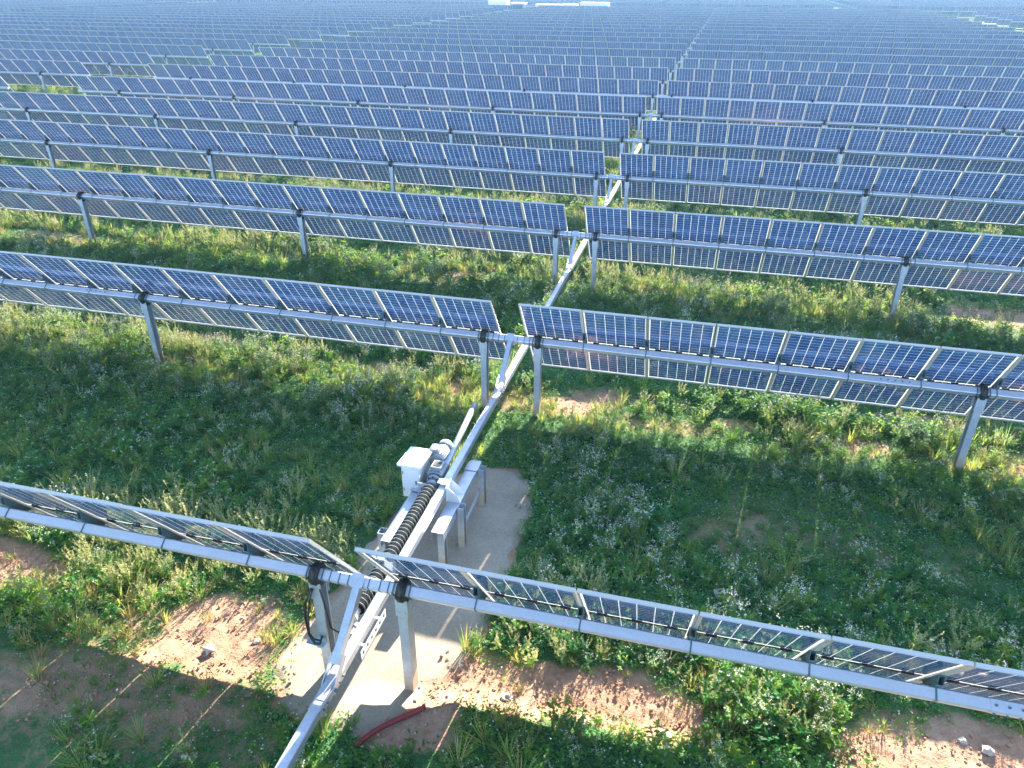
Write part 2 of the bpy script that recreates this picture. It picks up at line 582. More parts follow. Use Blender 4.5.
# ------------------------------------------------------------------ modules
def laminate_mb():
    mb = MB()
    w, l, t = MW / 2 - 0.006, ML / 2 - 0.006, 0.003
    mb.v = [(-w, -l, -t), (w, -l, -t), (w, l, -t), (-w, l, -t), (-w, -l, t), (w, -l, t), (w, l, t), (-w, l, t)]
    mb.face((4, 5, 6, 7), 0, False, [(0, 0), (1, 0), (1, 1), (0, 1)])
    mb.face((0, 3, 2, 1), 0, False, [(0, 0), (0, 1), (1, 1), (1, 0)])
    return mb


def frame_mb(simple=False):
    mb = MB()
    hw, hl = MW / 2, ML / 2
    for s in (-1, 1):
        mb.box((s * (hw - 0.004), 0, 0.0115), (0.008, ML, 0.035))
        mb.box((0, s * (hl - 0.004), 0.0115), (MW - 0.016, 0.008, 0.035))
        mb.box((s * (hw - 0.015), 0, 0.0277), (0.014, ML - 0.016, 0.0026))
        mb.box((0, s * (hl - 0.015), 0.0277), (MW - 0.044, 0.014, 0.0026))
    return mb


def jbox_mb():
    mb = MB()
    for x in (-0.33, 0.0, 0.33):
        mb.box((x, -0.005, 0.012), (0.10, 0.045, 0.017))
        mb.box((x, -0.005, 0.0225), (0.085, 0.034, 0.004))
    # leads drooping between the boxes
    for x0, x1 in ((-0.28, -0.05), (0.05, 0.28)):
        mb.sweep([(x0, 0.0, 0.016), (x0 * .7 + x1 * .3, 0.018, 0.018), (x0 * .3 + x1 * .7, 0.018, 0.018), (x1, 0.0, 0.016)], 0.0035, 5)
    return mb


lam_mb, fr_mb, jb_mb = laminate_mb(), frame_mb(), jbox_mb()
lam_mesh = lam_mb.mesh('module_laminate', [M['cells']])
fr_mesh = fr_mb.mesh('module_frame', [M['alu']])
jb_mesh = jb_mb.mesh('junction_boxes', [M['black']])
full = MB(); full.merge(lam_mb, matmap=[0]); full.merge(fr_mb, matmap=[1]); full.merge(jb_mb, matmap=[2])
full_mesh = full.mesh('module_whole', [M['cells'], M['alu'], M['black']])


def mid_module():
    mb = MB()
    mb.merge(lam_mb)
    for s in (-1, 1):
        mb.box((s * (MW / 2 - 0.015), 0, 0.0115), (0.03, ML, 0.035), None, 1)
        mb.box((0, s * (ML / 2 - 0.015), 0.0115), (MW - 0.06, 0.03, 0.035), None, 1)
    return mb


midm = mid_module()
ROTM = Matrix.Rotation(PI - TILT, 3, 'X')
RAILC = Vector((0, 0, HUB)) - BACK * STAND
MODC = RAILC + UPV * SHIFT        # centre of a module, seen from its tube


def module_xs(nr=NR, nl=NL):
    return [GAP + MP * i + MW / 2 for i in range(nr)] + [-(GAP + MP * i + MW / 2) for i in range(nl)]


def rail_xs(nr=NR, nl=NL):
    return [GAP + MP * i - 0.0075 for i in range(1, nr)] + [-(GAP + MP * i - 0.0075) for i in range(1, nl)]


def post_xs(nr=NR, nl=NL):
    r = [0.47] + [0.47 + 6.68 * i for i in range(1, 9)]
    r = [x for x in r if x < GAP + nr * MP]
    l = [-0.47] + [-0.47 - 6.68 * i for i in range(1, 9)]
    l = [x for x in l if x > -GAP - nl * MP]
    return r + l


def tube_mb(nr=NR, nl=NL, detail=True):
    mb = MB()
    x0, x1 = -GAP - nl * MP - 0.05, GAP + nr * MP + 0.05
    up = UPV
    mb.rbar((x0, 0, HUB), (x1, 0, HUB), 0.112, 0.112, 0.012, 0, up)
    if detail:
        # straps in the drive gap
        for x in (-0.30, -0.2, -0.1, 0.12, 0.24, 0.33):
            mb.rbar((x - 0.006, 0, HUB), (x + 0.006, 0, HUB), 0.119, 0.119, 0.012, 1, up)
        # bolts at the tube joints
        for x in (5.95, -8.2, 13.0, -15.0, 20.0, -22.0):
            if x0 < x < x1:
                mb.rbar((x - 0.24, 0, HUB), (x + 0.24, 0, HUB), 0.118, 0.118, 0.012, 0, up)
                for k in range(5):
                    c = Vector((x - 0.2 + 0.1 * k, 0, HUB)) + UPV.cross(Vector((1, 0, 0))) * 0.0
                    for nrm in (UPV, BACK):
                        q = c + nrm * 0.059
                        mb.tube(q, q + nrm * 0.012, 0.011, 6, 1, up=(1, 0, 0))
    return mb


def arm_mb():
    mb = MB()
    hub = Vector((0, 0, HUB))
    mb.bar(hub + BACK * 0.058, hub + BACK * 0.80, 0.105, 0.075, 0, (1, 0, 0), (0.95, 1.0))
    # collar round the tube
    mb.bar(Vector((0, 0, HUB)) - BACK * 0.068, Vector((0, 0, HUB)) + BACK * 0.068, 0.16, 0.136, 0, (1, 0, 0))
    # fork plates down to the beam
    for s in (-1, 1):
        mb.bar(Vector((s * 0.062, 0, HUB)) + BACK * 0.70, Vector((s * 0.062, 0, HUB)) + BACK * 1.06, 0.09, 0.008, 0, (1, 0, 0))
    q = hub + BACK * 1.02
    mb.tube(q - Vector((0.085, 0, 0)), q + Vector((0.085, 0, 0)), 0.018, 10, 1)
    return mb


def post_mb(right):
    s = 1 if right else -1
    mb = MB()
    # C section; open towards the drive line on both sides
    mb.channel((0, 0, -0.3), (0, 0, HUB - 0.13), 0.10, 0.14, 0.006, 0, (0, 1, 0))
    if right:
        mb.v = [(-x, y, z) for x, y, z in mb.v]
        mb.f = [f[::-1] for f in mb.f]
    for d in (-1, 1):
        mb.box((0, d * 0.078, HUB - 0.17), (0.13, 0.008, 0.22), None, 0)
        for bx in (-0.035, 0.035):
            mb.tube((bx, d * 0.082, HUB - 0.22), (bx, d * 0.094, HUB - 0.22), 0.013, 6, 0)
    return mb


def bearing_mb():
    mb = MB()
    mb.tube((-0.045, 0, HUB), (0.045, 0, HUB), 0.108, 20, 0)
    mb.tube((-0.028, 0, HUB), (0.028, 0, HUB), 0.122, 20, 0)
    mb.box((0, 0, HUB - 0.115), (0.085, 0.148, 0.07), None, 0)
    for s in (-1, 1):
        mb.rbar((s * 0.085 - 0.007, 0, HUB), (s * 0.085 + 0.007, 0, HUB), 0.136, 0.136, 0.012, 1, UPV)
    return mb


def rail_mb():
    """hat-shaped rail standing between the tube and the seam of two modules"""
    mb = MB()
    mb.box((0, 0.0, 0.0325), (0.075, 0.50, 0.006))
    for k in (-1, 1):
        mb.box((k * 0.024, 0.0, 0.067), (0.006, 0.44, 0.063), None, 0, (0.8, 0.7))
    mb.box((0, 0, 0.1005), (0.056, 0.30, 0.005))
    # strap that holds the rail to the tube
    for k in (-1, 1):
        mb.box((0, k * 0.0585, STAND - 0.002), (0.016, 0.004, 0.112))
    mb.box((0, 0, STAND + 0.0575), (0.016, 0.121, 0.004))
    return mb


post_mesh = {True: post_mb(True).mesh('post_right', [M['post']]), False: post_mb(False).mesh('post_left', [M['post']])}
bear_mesh = bearing_mb().mesh('bearing', [M['black'], M['rail']])
rail_mesh = rail_mb().mesh('mounting_rail', [M['rail']])
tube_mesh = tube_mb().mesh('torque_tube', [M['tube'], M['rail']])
arm_mesh = arm_mb().mesh('torque_arm', [M['galv'], M['rail']])


def sag(k, x):
    return 0.0


def build_tracker(name, x, y, label, group, level, nr=NR, nl=NL):
    """level 0: every part and sub-part; 1: parts without sub-parts; 2: one mesh (far away)"""
    if level == 2:
        key = (nr, nl)
        if key not in FAR:
            mb = MB()
            for mx in module_xs(nr, nl):
                mb.merge(midm, MODC + Vector((mx, 0, 0)), ROTM)
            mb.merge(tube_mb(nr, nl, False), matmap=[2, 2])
            for px in post_xs(nr, nl):
                mb.box((px, 0, HUB / 2 - 0.1), (0.09, 0.13, HUB + 0.0), None, 3)
                mb.box((px, 0, HUB), (0.07, 0.2, 0.2), None, 4)
            mb.merge(arm_mb(), matmap=[2, 2])
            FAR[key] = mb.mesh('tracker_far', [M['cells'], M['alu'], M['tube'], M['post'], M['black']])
        o = link(name, FAR[key], None, (x, y, 0))
        return tag(o, label, 'solar tracker', group)
    root = empty(name, (x, y, 0), label, 'solar tracker', group)
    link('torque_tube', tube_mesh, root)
    link('torque_arm', arm_mesh, root)
    for mx in module_xs(nr, nl):
        # modules never sit perfectly flush
        j = random.uniform(-0.004, 0.004)
        o = link('solar_module', lam_mesh if level == 0 else full_mesh, root, MODC + Vector((mx, 0, 0)), (ROT_MODULE[0] + j, random.uniform(-0.002, 0.002), 0))
        if level == 0:
            link('frame', fr_mesh, o)
            link('junction_box', jb_mesh, o)
    if level == 0:
        for rx in rail_xs(nr, nl):
            link('mounting_rail', rail_mesh, root, RAILC + Vector((rx, 0, 0)), ROT_MODULE)
    for px in post_xs(nr, nl):
        p = link('post', post_mesh[px > 0], root, (px, 0, 0))
        if level == 0:
            link('bearing', bear_mesh, p)
        else:
            link('bearing', bear_mesh, root, (px, 0, 0))
    return root


FAR = {}
ORD = ['first', 'second', 'third', 'fourth', 'fifth', 'sixth', 'seventh', 'eighth', 'ninth', 'tenth', 'eleventh', 'twelfth', 'thirteenth',
       'fourteenth', 'fifteenth', 'sixteenth', 'seventeenth', 'eighteenth', 'nineteenth', 'twentieth', 'twenty-first', 'twenty-second',
       'twenty-third', 'twenty-fourth', 'twenty-fifth', 'twenty-sixth', 'twenty-seventh', 'twenty-eighth', 'twenty-ninth', 'thirtieth']
NEAR_LABELS = [
    'nearest solar panel row seen almost edge-on above the red pipe',
    'second solar panel row from the front, just behind the white motor and cabinet',
    'third solar panel row from the front, two rows behind the white cabinet',
    'fourth solar panel row from the front along the central drive beam',
]
G1 = 'solar tracker rows across the central drive beam'
K1 = 24
for k in range(K1):
    lab = NEAR_LABELS[k] if k < 4 else f'blue solar panel row on the central drive beam, {ORD[k]} from the front'
    build_tracker('solar_tracker', 0, k * PITCH, lab, G1, 0 if k < 4 else (1 if k < 9 else 2))

XL = -GAP - NL * MP
X2 = XL - 4.6 - NR * MP - GAP
G2 = 'solar tracker rows beyond the left gap'
for k in range(4, K1):
    build_tracker('solar_tracker', X2, k * PITCH, f'solar panel row left of the first gap in the rows, {ORD[k - 4]} from the front there', G2, 1 if k < 8 else 2)
X3 = X2 - GAP - NL * MP - 4.6 - NR * MP - GAP
for k in range(12, K1):
    build_tracker('solar_tracker', X3, k * PITCH, f'hazy solar panel row at the far upper left, {ORD[k - 12]} from the front there', 'solar tracker rows at the far left', 2)
XR = GAP + NR * MP + 8.6
G4 = 'solar tracker rows across the right-hand road'
for k in range(11, K1):
    build_tracker('solar_tracker', XR + GAP + NL * MP, k * PITCH + 1.5, f'solar panel row across the pale side road at upper right, {ORD[k - 11]} from the front there', G4, 2)
G5 = 'solar tracker rows beyond the service road'
cols = [(-205.5, 'leftmost'), (-140.5, 'second'), (-75.5, 'third'), (-10.5, 'fourth'), (54.5, 'fifth')]
for cx, cn in cols:
    for k in range(18):
        y = 155.5 + k * PITCH
        build_tracker('solar_tracker', cx, y, f'hazy panel row beyond the service road, {cn} block from the left, {ORD[k]} row' if cn != 'leftmost' else
                      f'hazy panel row beyond the service road, leftmost block, {ORD[k]} row', G5, 2)

# ------------------------------------------------------------------ drive beams between the rows
BZ = 0.80
JY = -0.85


def beam_mb(y0, y1):
    mb = MB()
    mb.rbar((0, y0 + 0.10, BZ), (0, y1 - 0.10, BZ), 0.105, 0.105, 0.01, 0)
    return mb


def clamp_mb():
    mb = MB()
    for s in (-1, 1):
        mb.box((s * 0.0565, 0, 0.0), (0.007, 0.52, 0.085))
        for q in (-0.2, -0.12, 0.12, 0.2):
            mb.tube((s * 0.06, q, 0), (s * 0.075, q, 0), 0.013, 6, 1)
    mb.box((0, 0.0, 0.056), (0.10, 0.30, 0.006))
    return mb


clamp_mesh = clamp_mb().mesh('joint_clamp', [M['galv'], M['rail']])
beam_mesh = beam_mb(0, PITCH).mesh('drive_beam', [M['galv']])
for k in range(-1, 22):
    if k == -1: lab = 'galvanised drive beam leaving the picture beside the red pipe'
    elif k == 0: lab = 'galvanised drive beam running beside the black bellows to the second row'
    else: lab = f'galvanised drive beam between the {ORD[k]} and {ORD[k + 1]} panel rows'
    r = empty('drive_beam', (0, k * PITCH + JY, 0), lab, 'drive beam', 'drive beams linking the tracker rows')
    link('beam', beam_mesh, r)
    link('joint_clamp', clamp_mesh, r, (0, PITCH, BZ))

# ------------------------------------------------------------------ the drive between the first two rows
AX, AZ = -0.19, 0.78       # axis of the screw
d = empty('screw_drive', (0, 2.6, 0), 'screw jack drive with white motor and long black bellows on galvanised stands', 'actuator')


def dpart(name, mb, mats, parent=d):
    o = link(name, mb.mesh(name, [M[m] for m in mats]), parent)
    if parent is d:
        o.location = (0, -2.6, 0)
    return o


mb = MB()      # bellows: folded cover
pts, rad = [], []
y0, y1, nf = 2.46, 0.20, 66
for i in range(nf * 2 + 1):
    t = i / (nf * 2)
    pts.append((AX, y0 + (y1 - y0) * t, AZ - 0.015 * math.sin(PI * t)))
    rad.append(0.086 if i % 2 else 0.064)
mb.sweep(pts, rad, 20)
bel = dpart('bellows', mb, ['bellows'])
mb = MB()
for i in range(1, nf, 2):
    t = i / nf
    c = Vector((AX, y0 + (y1 - y0) * t, AZ - 0.015 * math.sin(PI * t)))
    mb.tube(c - Vector((0, 0.0016, 0)), c + Vector((0, 0.0016, 0)), 0.0868, 20)
dpart('fold_wire', mb, ['ring'], bel)

mb = MB()      # gearbox body
mb.rbar((AX, 2.66, AZ), (AX, 2.95, AZ), 0.20, 0.22, 0.03)
mb.tube((AX, 2.60, AZ), (AX, 2.66, AZ), 0.10, 20)
mb.tube((AX, 2.50, AZ), (AX, 2.60, AZ), 0.07, 18)
mb.tube((AX, 2.95, AZ), (AX, 2.99, AZ), 0.09, 20)
mb.tube((AX - 0.1, 2.8, AZ), (AX - 0.15, 2.8, AZ), 0.07, 18)
mb.box((AX, 2.80, AZ + 0.135), (0.15, 0.17, 0.06))
for sx in (-0.07, 0.07):
    for sy in (2.70, 2.91):
        mb.tube((AX + sx, sy, AZ + 0.11), (AX + sx, sy, AZ + 0.13), 0.014, 6)
mb.box((AX, 2.80, AZ - 0.14), (0.26, 0.26, 0.07))
mb.box((AX, 2.80, AZ + 0.169), (0.10, 0.11, 0.006), None, 1)
mb.tube((AX, 2.655, AZ), (AX, 2.662, AZ), 0.108, 20, 1)
for k in range(8):
    a = 2 * PI * k / 8
    mb.tube((AX + 0.085 * math.cos(a), 2.60, AZ + 0.085 * math.sin(a)), (AX + 0.085 * math.cos(a), 2.585, AZ + 0.085 * math.sin(a)), 0.011, 6, 1)
gb = dpart('gearbox', mb, ['gear', 'black'])
mb = MB()      # motor with cooling ribs, beyond the gearbox
MX = AX - 0.085
mb.tube((MX, 2.99, AZ + 0.07), (MX, 3.30, AZ + 0.07), 0.098, 24)
for i in range(20):
    a = 2 * PI * i / 20
    c = Vector((MX + 0.105 * math.cos(a), 3.14, AZ + 0.07 + 0.105 * math.sin(a)))
    mb.box(c, (0.018, 0.24, 0.006), Matrix.Rotation(-a, 3, 'Y'))
mb.box((MX - 0.05, 3.1, AZ + 0.19), (0.11, 0.13, 0.07))
mb.box((MX - 0.05, 3.1, AZ + 0.228), (0.125, 0.145, 0.008))
for sx in (-0.045, 0.045):
    for sy in (-0.055, 0.055):
        mb.tube((MX - 0.05 + sx, 3.1 + sy, AZ + 0.23), (MX - 0.05 + sx, 3.1 + sy, AZ + 0.24), 0.009, 6, 1)
mb.sweep([(MX - 0.11, 3.08, AZ + 0.19), (MX - 0.17, 3.05, AZ + 0.17), (MX - 0.20, 3.0, AZ + 0.05), (MX - 0.21, 2.95, AZ - 0.1)], 0.011, 8, 1)
mo = dpart('motor', mb, ['motor', 'black'])
mb = MB()
mb.tube((MX, 3.305, AZ + 0.07), (MX, 3.40, AZ + 0.07), 0.108, 24)
mb.tube((MX, 3.40, AZ + 0.07), (MX, 3.415, AZ + 0.07), 0.085, 24)
dpart('fan_cover', mb, ['motor'], mo)
mb = MB()
mb.tube((MX, 3.299, AZ + 0.07), (MX, 3.307, AZ + 0.07), 0.112, 24)
dpart('band', mb, ['rail'], mo)

mb = MB()      # tube that shelters the retracted screw
mb.tube((AX + 0.055, 2.95, AZ + 0.05), (AX - 0.075, 4.72, AZ + 0.01), 0.045, 18)
mb.tube((AX - 0.075, 4.72, AZ + 0.01), (AX - 0.0765, 4.74, AZ + 0.01), 0.048, 18)
dpart('screw_cover', mb, ['galv'])

mb = MB()      # bed channel on the left of the bellows
mb.box((AX - 0.21, 2.02, 0.615), (0.17, 1.06, 0.008))
mb.box((AX - 0.296, 2.02, 0.56), (0.007, 1.06, 0.11))
mb.box((AX - 0.124, 2.02, 0.56), (0.007, 1.06, 0.11))
mb.box((AX - 0.16, 2.66, 0.640), (0.30, 0.26, 0.014))
dpart('bed_channel', mb, ['galv'])
mb = MB()      # plate under the gearbox
mb.box((AX - 0.06, 2.52, 0.70), (0.26, 0.012, 0.20))
mb.tube((AX - 0.13, 2.512, 0.72), (AX - 0.13, 2.497, 0.72), 0.018, 6, 1)
mb.tube((AX - 0.02, 2.512, 0.64), (AX - 0.02, 2.497, 0.64), 0.018, 6, 1)
dpart('end_plate', mb, ['galv', 'rail'])

mb = MB()      # bench rail right of the beam
bx, bz = 0.155, 0.645
mb.box((bx, 2.60, bz), (0.16, 1.66, 0.008))
mb.box((bx - 0.0765, 2.60, bz - 0.065), (0.007, 1.66, 0.121))
mb.box((bx + 0.0765, 2.60, bz - 0.065), (0.007, 1.66, 0.121))
mb.box((bx, 3.27, bz + 0.011), (0.18, 0.22, 0.012))
dpart('bench_rail', mb, ['galv'])
for px, py, top, mat in ((bx + 0.03, 1.86, bz - 0.006, 'post'), (bx + 0.085 + 0.045, 2.35, bz + 0.02, 'post'), (bx + 0.085 + 0.045, 3.28, bz + 0.0, 'post'),
                         (AX - 0.345, 1.66, 0.63, 'post'), (AX - 0.31, 2.80, 0.47, 'post')):
    mb = MB()
    mb.channel((px, py, -0.2), (px, py, top), 0.085, 0.12, 0.006, 0, (0, 1, 0))
    dpart('support_post', mb, [mat])
mb = MB()
mb.bar((bx + 0.13, 2.40, 0.30), (bx + 0.13, 3.22, 0.33), 0.03, 0.03)
dpart('brace', mb, ['galv'])
mb = MB()      # folded gusset that guides the beam
for q in (2.42, 2.60):
    b = len(mb.v)
    t = 0.004
    for yy in (q - t, q + t):
        mb.v += [(0.066, yy, bz + 0.005), (0.24, yy, bz + 0.005), (0.205, yy, bz + 0.11), (0.066, yy, bz + 0.235)]
    mb.face((b, b + 1, b + 2, b + 3)); mb.face((b + 7, b + 6, b + 5, b + 4))
    for i in range(4):
        j = (i + 1) % 4
        mb.face((b + i, b + 4 + i, b + 4 + j, b + j))
mb.box((0.0625, 2.51, bz + 0.12), (0.007, 0.24, 0.23))
mb.box((0.155, 2.51, bz + 0.009), (0.18, 0.17, 0.008))
mb.tube((0.15, 2.49, bz + 0.013), (0.15, 2.49, bz + 0.03), 0.02, 6, 1)
mb.box((-0.005, 2.51, bz + 0.245), (0.14, 0.10, 0.010))
dpart('guide_bracket', mb, ['white', 'rail'])

mb = MB()      # rod end and push rod
mb.tube((AX, 0.20, AZ), (AX, 0.10, AZ), 0.05, 16, 0)
mb.tube((AX, 0.10, AZ), (AX, 0.06, AZ), 0.062, 16, 0)
mb.rbar((AX, 0.07, AZ), (AX, -0.05, AZ), 0.075, 0.11, 0.01, 0)
dpart('rod_end', mb, ['white'])
mb = MB()
mb.tube((AX, -0.04, AZ), (AX + 0.06, -0.55, AZ - 0.02), 0.033, 14)
dpart('push_rod', mb, ['zinc_blue'])
mb = MB()      # perforated plate beside the beam
px = 0.085
holes = 6
Y0, Y1, za, zb = 0.32, -0.30, 0.66, 0.74
st = (Y1 - Y0) / holes
for i in range(holes):
    a, b = Y0 + st * i, Y0 + st * (i + 1)
    c = (a + b) / 2
    mb.box((px, c, zb - 0.004), (0.006, abs(st), 0.025)); mb.box((px, c, za - 0.004), (0.006, abs(st), 0.025))
    mb.box((px, a + st * 0.14, (za + zb) / 2 - 0.004), (0.006, abs(st) * 0.28, zb - za - 0.025))
    mb.box((px, b - st * 0.14, (za + zb) / 2 - 0.004), (0.006, abs(st) * 0.28, zb - za - 0.025))
for yy in (0.18, -0.2):
    mb.bar((0.05, yy, 0.742), (0.09, yy, 0.742), 0.03, 0.012)
dpart('perforated_plate', mb, ['white'])
mb = MB()      # yoke tying the rod end to the beam
mb.box((-0.10, -0.02, AZ - 0.065), (0.22, 0.12, 0.016))
mb.bar((AX + 0.08, 0.0, AZ), (AX + 0.14, -0.02, AZ), 0.05, 0.05)
dpart('yoke', mb, ['galv'])

# cabinet left of the motor
cab = empty('control_cabinet', (-0.51, 2.80, 0), 'white control cabinet with a sloping white lid beside the motor', 'cabinet')
mb = MB(); mb.box((0, 0, 0.725), (0.25, 0.42, 0.49)); mb.box((0.0, 0.0, 0.474), (0.20, 0.34, 0.012)); mb.tube((-0.05, -0.1, 0.40), (-0.05, -0.1, 0.48), 0.02, 10); mb.tube((0.04, -0.1, 0.42), (0.04, -0.1, 0.48), 0.016, 10)
link('body', mb.mesh('cabinet_body', [M['white']]), cab)
mb = MB(); mb.box((0.0, -0.214, 0.725), (0.215, 0.008, 0.43)); mb.box((0.08, -0.222, 0.74), (0.014, 0.012, 0.06), None, 1); [mb.tube((-0.103, -0.221, z), (-0.103, -0.221, z + 0.05), 0.006, 6, 1) for z in (0.58, 0.85)]
link('door', mb.mesh('cabinet_door', [M['white'], M['rail']]), cab)
mb = MB()
rt = Matrix.Rotation(math.radians(-5), 3, 'X')
mb.box((0, 0.0, 1.002), (0.33, 0.51, 0.012), rt)
for s in (-1, 1):
    mb.box((s * 0.162, 0.0, 0.988), (0.006, 0.51, 0.024), rt)
mb.box((0, -0.252, 1.010), (0.32, 0.006, 0.028), rt)
link('lid', mb.mesh('cabinet_lid', [M['white']]), cab)

# cables on the first left post
mb = MB()
P = Vector((-0.47, -0.09, 0))
mb.sweep([P + Vector(q) for q in ((-0.02, -0.03, 1.30), (-0.10, -0.05, 1.1), (-0.13, -0.05, 0.9), (-0.12, -0.05, 0.66), (-0.06, -0.06, 0.55), (0.0, -0.06, 0.56), (0.02, -0.03, 0.64))], 0.013, 8)
mb.sweep([P + Vector(q) for q in ((-0.0, -0.03, 1.30), (-0.06, -0.04, 1.12), (-0.09, -0.06, 0.88), (-0.10, -0.07, 0.7), (-0.05, -0.07, 0.62), (0.02, -0.05, 0.6))], 0.009, 8)
mb.sweep([P + Vector(q) for q in ((0.06, 0.0, 1.28), (0.085, 0.02, 1.0), (0.09, 0.05, 0.7), (0.14, 0.1, 0.6), (0.2, 0.2, 0.62))], 0.009, 8)
tag(link('cable', mb.mesh('cable', [M['black']])), 'looped black cables hanging on the left post of the nearest row', 'cable')
mb = MB()
mb.box((-0.53, -0.125, 0.53), (0.20, 0.07, 0.010), Matrix.Rotation(0.1, 3, 'Y'))
mb.box((-0.49, -0.093, 0.56), (0.10, 0.006, 0.09))
tag(link('cable_bracket', mb.mesh('cable_bracket', [M['zinc_blue']])), 'small blue-grey bracket plate holding cables on the nearest left post', 'bracket')

# red pipe lying in the grass
mb = MB()
A, B = Vector((0.24, -0.89, 0.14)), Vector((0.76, -0.34, 0.19))
n = 46
pts, rr = [], []
side = Vector((B.y - A.y, A.x - B.x, 0)).normalized()
for i in range(n + 1):
    t = i / n
    pts.append(A.lerp(B, t) - side * 0.045 * math.sin(PI * t) + Vector((0, 0, 0.01 * math.sin(7 * t))))
    rr.append(0.030 if i % 2 else 0.026)
mb.sweep(pts, rr, 12)
tag(link('corrugated_pipe', mb.mesh('corrugated_pipe', [M['red']])), 'short length of red corrugated pipe lying in the grass', 'pipe')


# ------------------------------------------------------------------ single stones
def rock_mb(r, seed, sub=2):
    import bmesh
    bm = bmesh.new()
    bmesh.ops.create_icosphere(bm, subdivisions=sub, radius=r)
    for v in bm.verts:
        q = v.co.normalized() * 1.6 + Vector((seed * 3.1, seed, 0))
        v.co *= 0.8 + 0.55 * mnoise.noise(q) + 0.15 * mnoise.noise(q * 3)
        v.co.z *= 0.65
    me = bpy.data.meshes.new('stone')
    bm.to_mesh(me); bm.free()
    me.materials.append(M['stone'])
    return me


for i, (x, y, r, lab) in enumerate([
        (3.66, 2.28, 0.10, 'pale stone among weeds behind the nearest row'),
        (1.5, 0.10, 0.07, 'pale upright stone on bare red soil right of the path'),
        (3.16, 0.07, 0.085, 'pale flat stone casting a shadow by the bottom edge'),
        (6.27, 0.72, 0.07, 'pale stone on bare soil in the bottom right corner'),
        (6.05, 0.78, 0.05, 'small grey stone beside the corner stone at bottom right'),
        (-1.95, -0.1, 0.08, 'stone on the lit soil left of the nearest left post'),
        (-1.5, 0.15, 0.065, 'brown stone nearest the sandy path on the left')]):
    z = float(height(np.array([x]), np.array([y]))[0])
    tag(link('stone', rock_mb(r, i + 1), None, (x, y, z + r * 0.25), (0, 0, i * 1.3)), lab, 'stone', 'loose stones on the ground')

# ------------------------------------------------------------------ far equipment
def container(x, y, lx, ly, h, label, name='equipment_container'):
    r = empty(name, (x, y, 0), label, 'container')
    mb = MB()
    mb.box((0, 0, 0.15 + h / 2), (lx, ly, h))
    n = max(4, int(lx / 0.3))
    for i in range(n):
        mb.box((-lx / 2 + lx * (i + 0.5) / n, -ly / 2 - 0.02, 0.15 + h / 2), (lx / n * 0.5, 0.04, h * 0.9))
    for sx in (-1, 1):
        mb.box((sx * lx * 0.4, 0, 0.06), (0.4, ly * 0.9, 0.2))
    link('body', mb.mesh('container_body', [M['off_white']]), r)
    mb = MB(); mb.box((0, 0, 0.15 + h + 0.04), (lx + 0.12, ly + 0.12, 0.08))
    link('roof', mb.mesh('container_roof', [M['off_white']]), r)
    return r


container(-38.6, 143.8, 3.4, 2.4, 2.5, 'white equipment container left of the blue transformer on the far road')
container(-29.6, 145.0, 4.5, 2.4, 1.95, 'low white equipment container between the two dark transformers')
container(-21.2, 145.2, 5.0, 2.4, 2.3, 'rightmost white equipment container on the far service road')


def transformer(x, y, label, h):
    r = empty('transformer', (x, y, 0), label, 'transformer')
    mb = MB(); mb.box((0, 0, h * 0.42), (1.9, 1.6, h * 0.84))
    for i in range(9):
        mb.box((-0.8 + 0.2 * i, -0.86, h * 0.42), (0.06, 0.2, h * 0.7))
    link('tank', mb.mesh('transformer_tank', [M['blue_dark']]), r)
    mb = MB(); mb.box((0, 0, h * 0.92), (2.6, 2.2, 0.28))
    link('roof', mb.mesh('transformer_roof', [M['off_white']]), r)


transformer(-34.9, 143.9, 'dark blue transformer under a white roof beside the leftmost container', 2.5)
transformer(-25.6, 145.0, 'dark transformer under a white roof beside the rightmost container', 2.3)

# ------------------------------------------------------------------ plants
def leaf(mb, base, dirv, L, w, mat, droop=0.3):
    d = Vector(dirv).normalized()
    s = d.cross(Vector((0, 0, 1)))
    if s.length < 1e-3: s = Vector((1, 0, 0))
    s.normalize()
    b = len(mb.v)
    B = Vector(base)
    m = B + d * L * 0.5 + Vector((0, 0, 0.0))
    t = B + d * L - Vector((0, 0, droop * L))
    mb.v += [tuple(B), tuple(m + s * w / 2), tuple(t), tuple(m - s * w / 2)]
    mb.face((b, b + 1, b + 2, b + 3), mat)


def stalk(mb, p0, p1, r, mat):
    d = (Vector(p1) - Vector(p0))
    s = d.cross(Vector((0.3, 1, 0.1))).normalized() * r
    s2 = d.cross(s).normalized() * r
    b = len(mb.v)
    for q in (s, -s * 0.5 + s2 * 0.87, -s * 0.5 - s2 * 0.87):
        mb.v.append(tuple(Vector(p0) + q)); mb.v.append(tuple(Vector(p1) + q * 0.5))
    for i in range(3):
        j = (i + 1) % 3
        mb.face((b + 2 * i, b + 2 * j, b + 2 * j + 1, b + 2 * i + 1), mat)


def bloom(mb, c, r, mat):
    """tiny four-petalled head"""
    c = Vector(c)
    a0 = random.uniform(0, PI)
    tl = Vector((random.uniform(-.5, .5), random.uniform(-.5, .5), 1)).normalized()
    x = tl.cross(Vector((math.cos(a0), math.sin(a0), 0.2))).normalized(); y = tl.cross(x)
    b = len(mb.v)
    mb.v.append(tuple(c))
    for i in range(8):
        rr = r if i % 2 == 0 else r * 0.45
        a = 2 * PI * i / 8
        mb.v.append(tuple(c + (x * math.cos(a) + y * math.sin(a)) * rr + tl * r * 0.25))
    for i in range(0, 8, 2):
        mb.face((b, b + 1 + (i - 1) % 8, b + 1 + i, b + 1 + (i + 1) % 8), mat)


